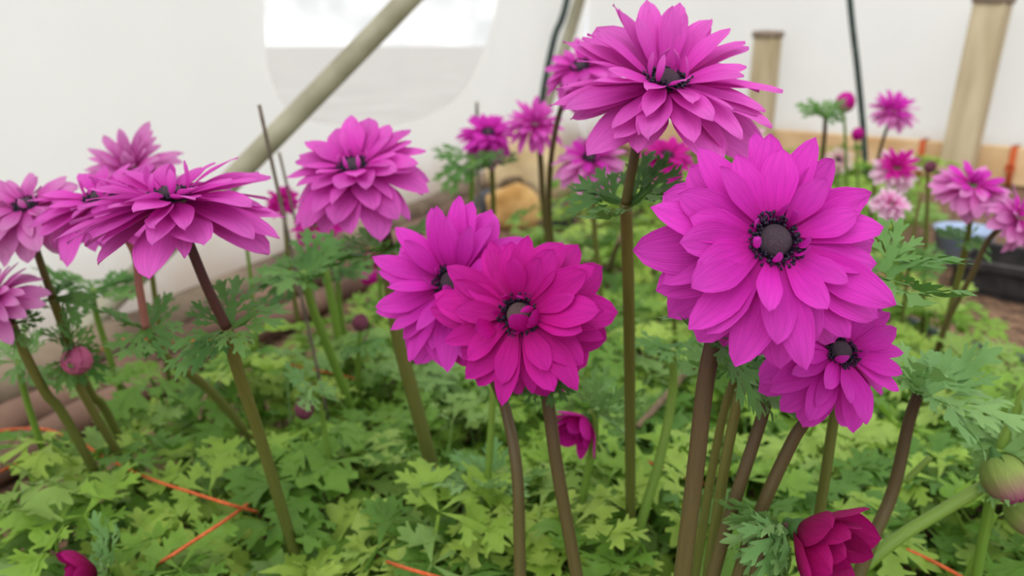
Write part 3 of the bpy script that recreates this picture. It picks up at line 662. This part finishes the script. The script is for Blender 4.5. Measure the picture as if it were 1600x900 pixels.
# ------------------------------------------------------------------ low leaves of the bed
SHORT = {}
for key, short in [('largest magenta', 'largest bloom'), ('magenta anemone tucked', 'bloom under the largest'), ('deep magenta anemone with pale', 'deep magenta bloom'), ('magenta anemone overlapped', 'overlapped magenta bloom'),
                   ('tall pink', 'tall highest bloom'), ('pink-magenta', 'tiered bloom'), ('wide flat', 'flat edge-on bloom'), ('pink anemone directly', 'rosy-stalked bloom'), ('pale pink anemone against', 'pale bloom against film'),
                   ('small magenta anemone with dark eye', 'small dark-eyed bloom'), ('small pink anemone showing', 'eyeless pink bloom'), ('pink anemone peeping', 'bloom behind the tall one'), ('light pink anemone under', 'light pink bloom'),
                   ('fading pink', 'fading cream-pink bloom'), ('lilac-pink anemone with white tips on', 'white-tipped lilac bloom'), ('half-open wine-magenta', 'nodding half-open bloom'), ('half-open magenta', 'downturned half-open bloom'),
                   ('half-open wine-coloured', 'sunken half-open bloom'), ('round rosy', 'rosy bud'), ('dusky mauve', 'dusky mauve bud'), ('tiny dark', 'tiny drooping bud'), ('green drooping', 'drooping green bud'),
                   ('bright green stem bending', 'bending bright green stem'), ('straight lime', 'lime-green stem'), ('thick brown stem crowned', 'ruffed brown stem'), ('stout bright', 'stout ruffed green stem'),
                   ('cream anemone', 'cream bloom'), ('magenta anemone showing only', 'low petals-only bloom'), ('pale pink anemone with dark', 'crimson-hearted bloom'), ('deep magenta anemone half', 'half-hidden magenta bloom')]:
    for o in col.objects:
        if str(o.get('label', '')).startswith(key): SHORT[o['label']] = short
BED = [at_z(u, v, .07) for u, v in [(-320, 1000), (-60, 872), (40, 836), (150, 784), (232, 690), (320, 650), (440, 588), (575, 510), (720, 440), (850, 385), (905, 340), (960, 268),
       (1180, 268), (1300, 272), (1430, 300), (1440, 360), (1420, 450), (1470, 520), (1600, 585), (1850, 640), (2000, 1000), (1800, 1500), (-300, 1500)]]
def inside(x, y):
    c = False; n = len(BED)
    for i in range(n):
        a, b = BED[i], BED[i-1]
        if (a.y > y) != (b.y > y) and x < (b.x-a.x)*(y-a.y)/(b.y-a.y)+a.x: c = not c
    return c
rnd = random.Random(77)
spots = []
def scatter(y0, y1, step, x0=-1.4, x1=2.2):
    y = y0; row = 0
    while y < y1:
        x = x0 + (step*.5 if row % 2 else 0)
        while x < x1:
            px, py = x+rnd.uniform(-.28, .28)*step, y+rnd.uniform(-.28, .28)*step
            if inside(px, py) and abs(px) < .62*py+.42: spots.append((px, py))
            x += step
        y += step*.86; row += 1
scatter(.24, 1.05, .086); scatter(1.05, 3.1, .14)
GL = 'low anemone leaf clumps covering the bed'
def foot_of(o): return Vector((o.location.x, o.location.y))
ANCH = []
for o in list(col.objects):
    t = SHORT.get(o.get('label')) if o.type == 'EMPTY' else None
    if t: ANCH.append((foot_of(o), 'the foot of the '+t))
for k in range(9):
    p = CORNER+baxis*(.3+.3*k)+bin_*.2; ANCH.append((Vector((p.x, p.y)), 'the end board'))
for k in range(12):
    p = WA+axis*(-.6+.3*k)+inward*.17; ANCH.append((Vector((p.x, p.y)), 'the poles'))
for u, v in [(1530, 470), (1600, 500), (1500, 420), (1480, 490), (1600, 555)]:
    p = at_z(u, v, 0); ANCH.append((Vector((p.x, p.y)), 'the bare soil path'))
def nearest(x, y): return min(ANCH, key=lambda a: (a[0]-Vector((x, y))).length)[1]
for i, (x, y) in enumerate(spots):
    far = y > 1.05
    c = thing('leaf_clump', (x, y, 0), 'low clump of cut green leaves nearest '+nearest(x, y), 'foliage', GL)
    c.rotation_euler.z = rnd.uniform(0, 6.28)
    nl = 7 if far else 8
    for k in range(nl):
        s = rnd.uniform(.74, 1.10)*(1.12 if far else .98)
        s *= .76 if y < .40 else (1.12 if y < .75 else 1.0)
        obj('leaf', LEAVES[rnd.randrange(16)], c, Matrix.Rotation(2*math.pi*(k+rnd.uniform(-.35, .35))/nl, 4, 'Z') @ Matrix.Translation((.004, 0, -.004))
            @ Matrix.Rotation(R_(rnd.uniform(-10, 16)), 4, 'Y') @ Matrix.Scale(s, 4))

# ------------------------------------------------------------------ poles, hoops, hoses, twine
def rope(name, label, cat, pts, rad, mat, n=10, sides=8, group=None, wob=0, seed=0):
    sp = spline(pts, n)
    if wob: sp = [p+Vector((noise.noise(p*6+Vector((seed, 0, 0))), noise.noise(p*6+Vector((0, seed, 5))), noise.noise(p*6+Vector((9, 0, seed)))))*wob for p in sp]
    b = sp[0].copy(); V, Fc, U = tube_data([p-b for p in sp], rad, sides)
    o = obj(name, mesh(name, V, Fc, M[mat], U)); o.location = b; return tag(o, label, cat, group)
def zz(u, v, z): return at_z(u, v, z)
def along(s, off, z): p = WA+axis*s+inward*off; return Vector((p.x, p.y, z))
rope('wooden_pole', 'thick grey-brown pole lying against the foot of the side film', 'pole', [along(-.9, .08, .03), along(.4, .085, .033), along(1.2, .08, .03), along(2.2, .09, .03)], .033, 'pole', wob=.012, sides=12, group='poles along the side film')
rope('wooden_pole', 'middle brown pole between the thick pole and the leaf bed', 'pole', [along(-.9, .16, .022), along(.2, .165, .022), along(.9, .155, .022), along(1.7, .165, .022)], .024, 'pole2', wob=.010, sides=12, group='poles along the side film', seed=3)
rope('wooden_pole', 'thin reddish pole closest to the leaf bed', 'pole', [along(-.9, .235, .018), along(0, .23, .018), along(.6, .24, .018), along(1.3, .22, .018)], .021, 'pole2', wob=.010, sides=12, group='poles along the side film', seed=7)
hp = [at(40, 640, 1.13)]
q0 = at(165, 480, 1.16); q1 = at(400, 243, 1.20); q2 = at(640, -4, 1.25)
foot = at_z(62, 590, 0)
rope('hoop_tube', 'tarnished metal tunnel tube slanting up across the white film', 'tube', [foot, q0, q1, q2, at(860, -240, 1.32), at(1080, -480, 1.42)], .0165, 'metal', 12, 16)
c2 = at(905, 0, 3.3); c3 = at(878, 90, 3.32)
rope('hoop_tube', 'far metal tunnel tube at the corner of the two films', 'tube', [Vector((c3.x-.13, c3.y, 0)), c3, c2, at(960, -200, 3.2), at(1040, -420, 3.1)], .024, 'metal', 10, 14)
rope('hanging_hose', 'black hose curving down behind the small pink flowers', 'hose', [at(925, -220, 2.9), at(886, 0, 2.9), at(866, 60, 2.9), at(848, 150, 2.9), at(842, 230, 2.9), at_z(846, 322, 0)], .012, 'hose', 10, 10, 'hanging black hoses')
rope('hanging_hose', 'black hose hanging straight before the end film, beside magenta buds', 'hose', [at(1310, -240, 2.3), at(1328, 0, 2.3), at(1340, 110, 2.3), at(1350, 220, 2.3), at_z(1354, 322, 0)], .0085, 'hose', 10, 10, 'hanging black hoses')
rope('drip_hose', 'dark hose lying along the edge of the soil path', 'hose', [at_z(1420, 500, .01), at_z(1500, 535, .01), at_z(1600, 562, .01), at_z(1760, 600, .01)], .008, 'hose', 10, 10, wob=.004)
rope('arched_hose', 'dark brown hose arched over the tan lump by the side film', 'hose', [at_z(762, 345, .01), at(776, 300, 2.3), at(800, 282, 2.3), at(826, 292, 2.3), at_z(846, 352, .01)], .013, 'stalk', 8, 10)

def post(label, b, t, w):
    b, t = Vector(b), Vector(t); z = (t-b).normalized(); L = (t-b).length
    x = (baxis - z*baxis.dot(z)).normalized(); y = z.cross(x)
    Mx = Matrix(((x.x, y.x, z.x, 0), (x.y, y.y, z.y, 0), (x.z, y.z, z.z, 0), (0, 0, 0, 1)))
    o = thing('timber_post', b, label, 'post', 'short timber posts by the end film')
    p = obj('post_shaft', mesh('post_shaft', *box_data((-w/2, -w/2, -.01), (w/2, w/2, L)), M['post'], smooth=False), o, Mx)
    m = p.modifiers.new('bevel', 'BEVEL'); m.width = .006; m.segments = 2
    V, Fc = [], []
    for k, (r, h) in enumerate([(.52, 0), (.60, .004), (.62, .018), (.56, .026), (.02, .030)]):
        for i in range(16):
            a = 2*math.pi*i/16; e = 1/max(abs(math.cos(a)), abs(math.sin(a))); e = 1+(min(e, 1.25)-1)
            V.append((math.cos(a)*r*w*e, math.sin(a)*r*w*e, L+h-.004))
    for k in range(4):
        for i in range(16): Fc.append((k*16+i, k*16+(i+1) % 16, (k+1)*16+(i+1) % 16, (k+1)*16+i))
    c = obj('post_head', mesh('post_head', V, Fc, M['post_end']), o, Mx); c['label'] = 'battered grey-brown post top'
def on_board(u, v, off):
    d = ray(u, v); o = Vector((0, 0, CAM_H)); k = (CORNER+bin_*off-o).dot(bin_)/d.dot(bin_); return o+d*k
pb = on_board(1494, 262, .09); pb.z = 0; pt = on_board(1552, 4, .09)
post('taller timber post leaning outward with a battered top', pb, pt, .095)
pb = on_board(1184, 225, .10); pb.z = 0; pt = on_board(1200, 58, .10)
post('shorter upright timber post with a battered top beside the tall bloom', pb, pt, .082)

def board_tie(u, v, label):
    c = on_board(u, v, .035); s = (c-CORNER).dot(baxis); p = CORNER+baxis*s
    pts = []
    for y, z in [(-.006, .0), (-.006, .129), (.041, .129), (.043, .06), (.041, .0)]: pts.append(p+bin_*y+Vector((0, 0, z)))
    b = pts[0].copy(); d = [tube_data([q-b+baxis*k*.006 for q in pts], .0036, 6)[:2] for k in (-1, 0, 1)]
    kn = tube_data([pts[3]-b+baxis*.013*math.cos(a)+bin_*.010+Vector((0, 0, .013*math.sin(a))) for a in [x*.7 for x in range(10)]], .004, 6)[:2]
    o = obj('twine_tie', mesh('twine_tie', *join(*d, kn), M['twine'])); o.location = b; tag(o, label, 'twine', 'orange ties on the end board')
board_tie(1440, 240, 'orange twine knotted round the end board between black hose and leaning post')
board_tie(1580, 262, 'orange twine knotted round the end board beyond the leaning post from the hose')

def twine(label, pts, rad=.0012): return rope('orange_twine', label, 'twine', [at_z(*p) for p in pts], rad, 'twine', 10, 6, 'orange twine strung through the bed', .003)
twine('orange twine sagging from the poles across the leaves to the bowed stalk', [(-60, 768, .12), (0, 740, .122), (60, 712, .122), (112, 690, .12), (160, 716, .128), (230, 748, .14), (300, 770, .15), (356, 787, .152), (400, 800, .12)])
twine('orange twine looping over the bare poles to a knot', [(-80, 690, .10), (0, 675, .115), (60, 673, .122), (96, 682, .122), (116, 693, .12), (130, 700, .12)])
twine('short orange twine rising from the leaves by the foot of the bowed stalk', [(400, 778, .10), (355, 808, .150), (300, 843, .150), (258, 870, .147), (225, 890, .10)])
twine('orange twine end showing at the edge of the near leaves', [(590, 870, .09), (625, 884, .145), (680, 900, .148), (740, 915, .10)])
twine('orange twine crossing behind the stem of the largest bloom', [(960, 700, .08), (1010, 718, .13), (1045, 734, .135), (1080, 748, .13), (1130, 765, .07)])
twine('orange twine stretched low under the arching green stem', [(1370, 842, .09), (1410, 858, .14), (1450, 876, .142), (1496, 900, .14), (1540, 930, .10)])
twine('orange twine lying before the dark gap below the tiered bloom', [(400, 555, .06), (440, 566, .105), (500, 580, .11), (538, 588, .108), (580, 600, .06)])
twine('thin orange twine strung just above the thick grey-brown pole', [(150, 552, .04), (200, 530, .07), (262, 532, .07), (330, 534, .07), (390, 545, .04)], .002)

def cane(label, top, low, rad):
    a, b = at(*top), at(*low); d = b-a; foot = a + d*((a.z+.004)/-d.z)
    return rope('dry_cane', label, 'cane', [foot, b, a], rad, 'cane', 8, 8, 'thin dry canes')
cane('tall thin brown cane standing beside the tiered bloom', (405, 164, .70), (442, 332, .71), .0017)
cane('short thin cane standing between tall cane and tiered bloom', (436, 238, .85), (458, 330, .86), .0015)
cane('thin cane tip rising behind the small dark-eyed anemone', (745, 160, 1.35), (747, 260, 1.36), .0026)
cane('thin cane tip poking above the tiered bloom', (581, 198, 1.0), (588, 270, 1.0), .0024)
rope('fallen_stalk', 'reddish-brown fallen stalk slanting through leaves behind the bright green stem', 'stalk', [at_z(1100, 555, .10), at_z(1075, 580, .14), at_z(1035, 625, .145), at_z(996, 668, .13)], .0032, 'stalk', 8, 8)
rope('fallen_stalk', 'pale brown dry stalk leaning against the olive stem of the tall bloom', 'stalk', [at_z(948, 432, .05), at(962, 390, 1.0), at(984, 345, 1.0)], .004, 'stalk', 8, 8)

# ------------------------------------------------------------------ odds and ends by the walls
def lump(name, label, cat, c, size, mat, seed, flat=.0):
    bm = bmesh.new(); bmesh.ops.create_icosphere(bm, subdivisions=4, radius=1)
    for v in bm.verts:
        k = 1+.22*noise.noise(v.co*1.3+Vector((seed, 0, 0)))+.06*noise.noise(v.co*4+Vector((0, seed, 0)))
        v.co = Vector((v.co.x*size[0], v.co.y*size[1], v.co.z*size[2]))*k
    zmin = min(v.co.z for v in bm.verts)
    for v in bm.verts: v.co.z = max(v.co.z, zmin*.7) - zmin*.7
    me = bpy.data.meshes.new(name); bm.to_mesh(me); bm.free(); me.materials.append(M[mat])
    me.polygons.foreach_set('use_smooth', [True]*len(me.polygons))
    o = obj(name, me); o.location = (c.x, c.y, -.006); return tag(o, label, cat)
lump('rock', 'tan rounded lump under the arched hose by the side film', 'rock', at_z(803, 352, 0), (.075, .06, .065), 'tan', 3)
lump('rock', 'dark slate-grey stone leaning on the tan lump', 'rock', at_z(770, 346, 0), (.06, .05, .05), 'slate', 8)
lump('sack', 'pale beige slumped sack at the corner behind the tan lump', 'sack', at_z(828, 312, 0), (.12, .08, .13), 'beige', 5)
lump('rock', 'small grey stone beside the dark brown flower stem', 'rock', at_z(872, 352, 0), (.04, .04, .035), 'slate', 15)
# black crate and blue tub on the path
cr = at_z(1588, 466, 0); ct = thing('plastic_crate', Vector((cr.x+.06, cr.y+.05, 0)), 'black open plastic crate standing on the soil path', 'crate')
ct.rotation_euler.z = math.atan2(baxis.y, baxis.x)
w, d, h, t = .24, .18, .058, .008
for nm, a, b in [('crate_base', (-w/2, -d/2, -.004), (w/2, d/2, .006)), ('crate_side', (-w/2, -d/2, 0), (w/2, -d/2+t, h)), ('crate_side', (-w/2, d/2-t, 0), (w/2, d/2, h)),
                 ('crate_side', (-w/2, -d/2, 0), (-w/2+t, d/2, h)), ('crate_side', (w/2-t, -d/2, 0), (w/2, d/2, h))]:
    o = obj(nm, mesh(nm, *box_data(a, b), M['crate'], smooth=False), ct)
for y in (-d/2, d/2):
    obj('crate_rim', mesh('crate_rim', *box_data((-w/2-.005, y-.009, h-.012), (w/2+.005, y+.009, h+.002)), M['crate'], smooth=False), ct)
tb = at_z(1500, 408, 0); V, Fc = [], []
for r, z in [(.0, 0), (.045, 0), (.050, .002), (.058, .07), (.062, .072), (.062, .077), (.054, .077), (.047, .008), (0, .007)]:
    for k in range(24): V.append((r*math.cos(k*math.pi/12), r*math.sin(k*math.pi/12), z))
for i in range(8):
    for k in range(24): Fc.append((i*24+k, i*24+(k+1) % 24, (i+1)*24+(k+1) % 24, (i+1)*24+k))
o = obj('plastic_tub', mesh('plastic_tub', V, Fc, M['blue'])); o.location = (tb.x, tb.y, -.003); tag(o, 'pale blue plastic tub on the path behind the lilac-pink bloom', 'tub')
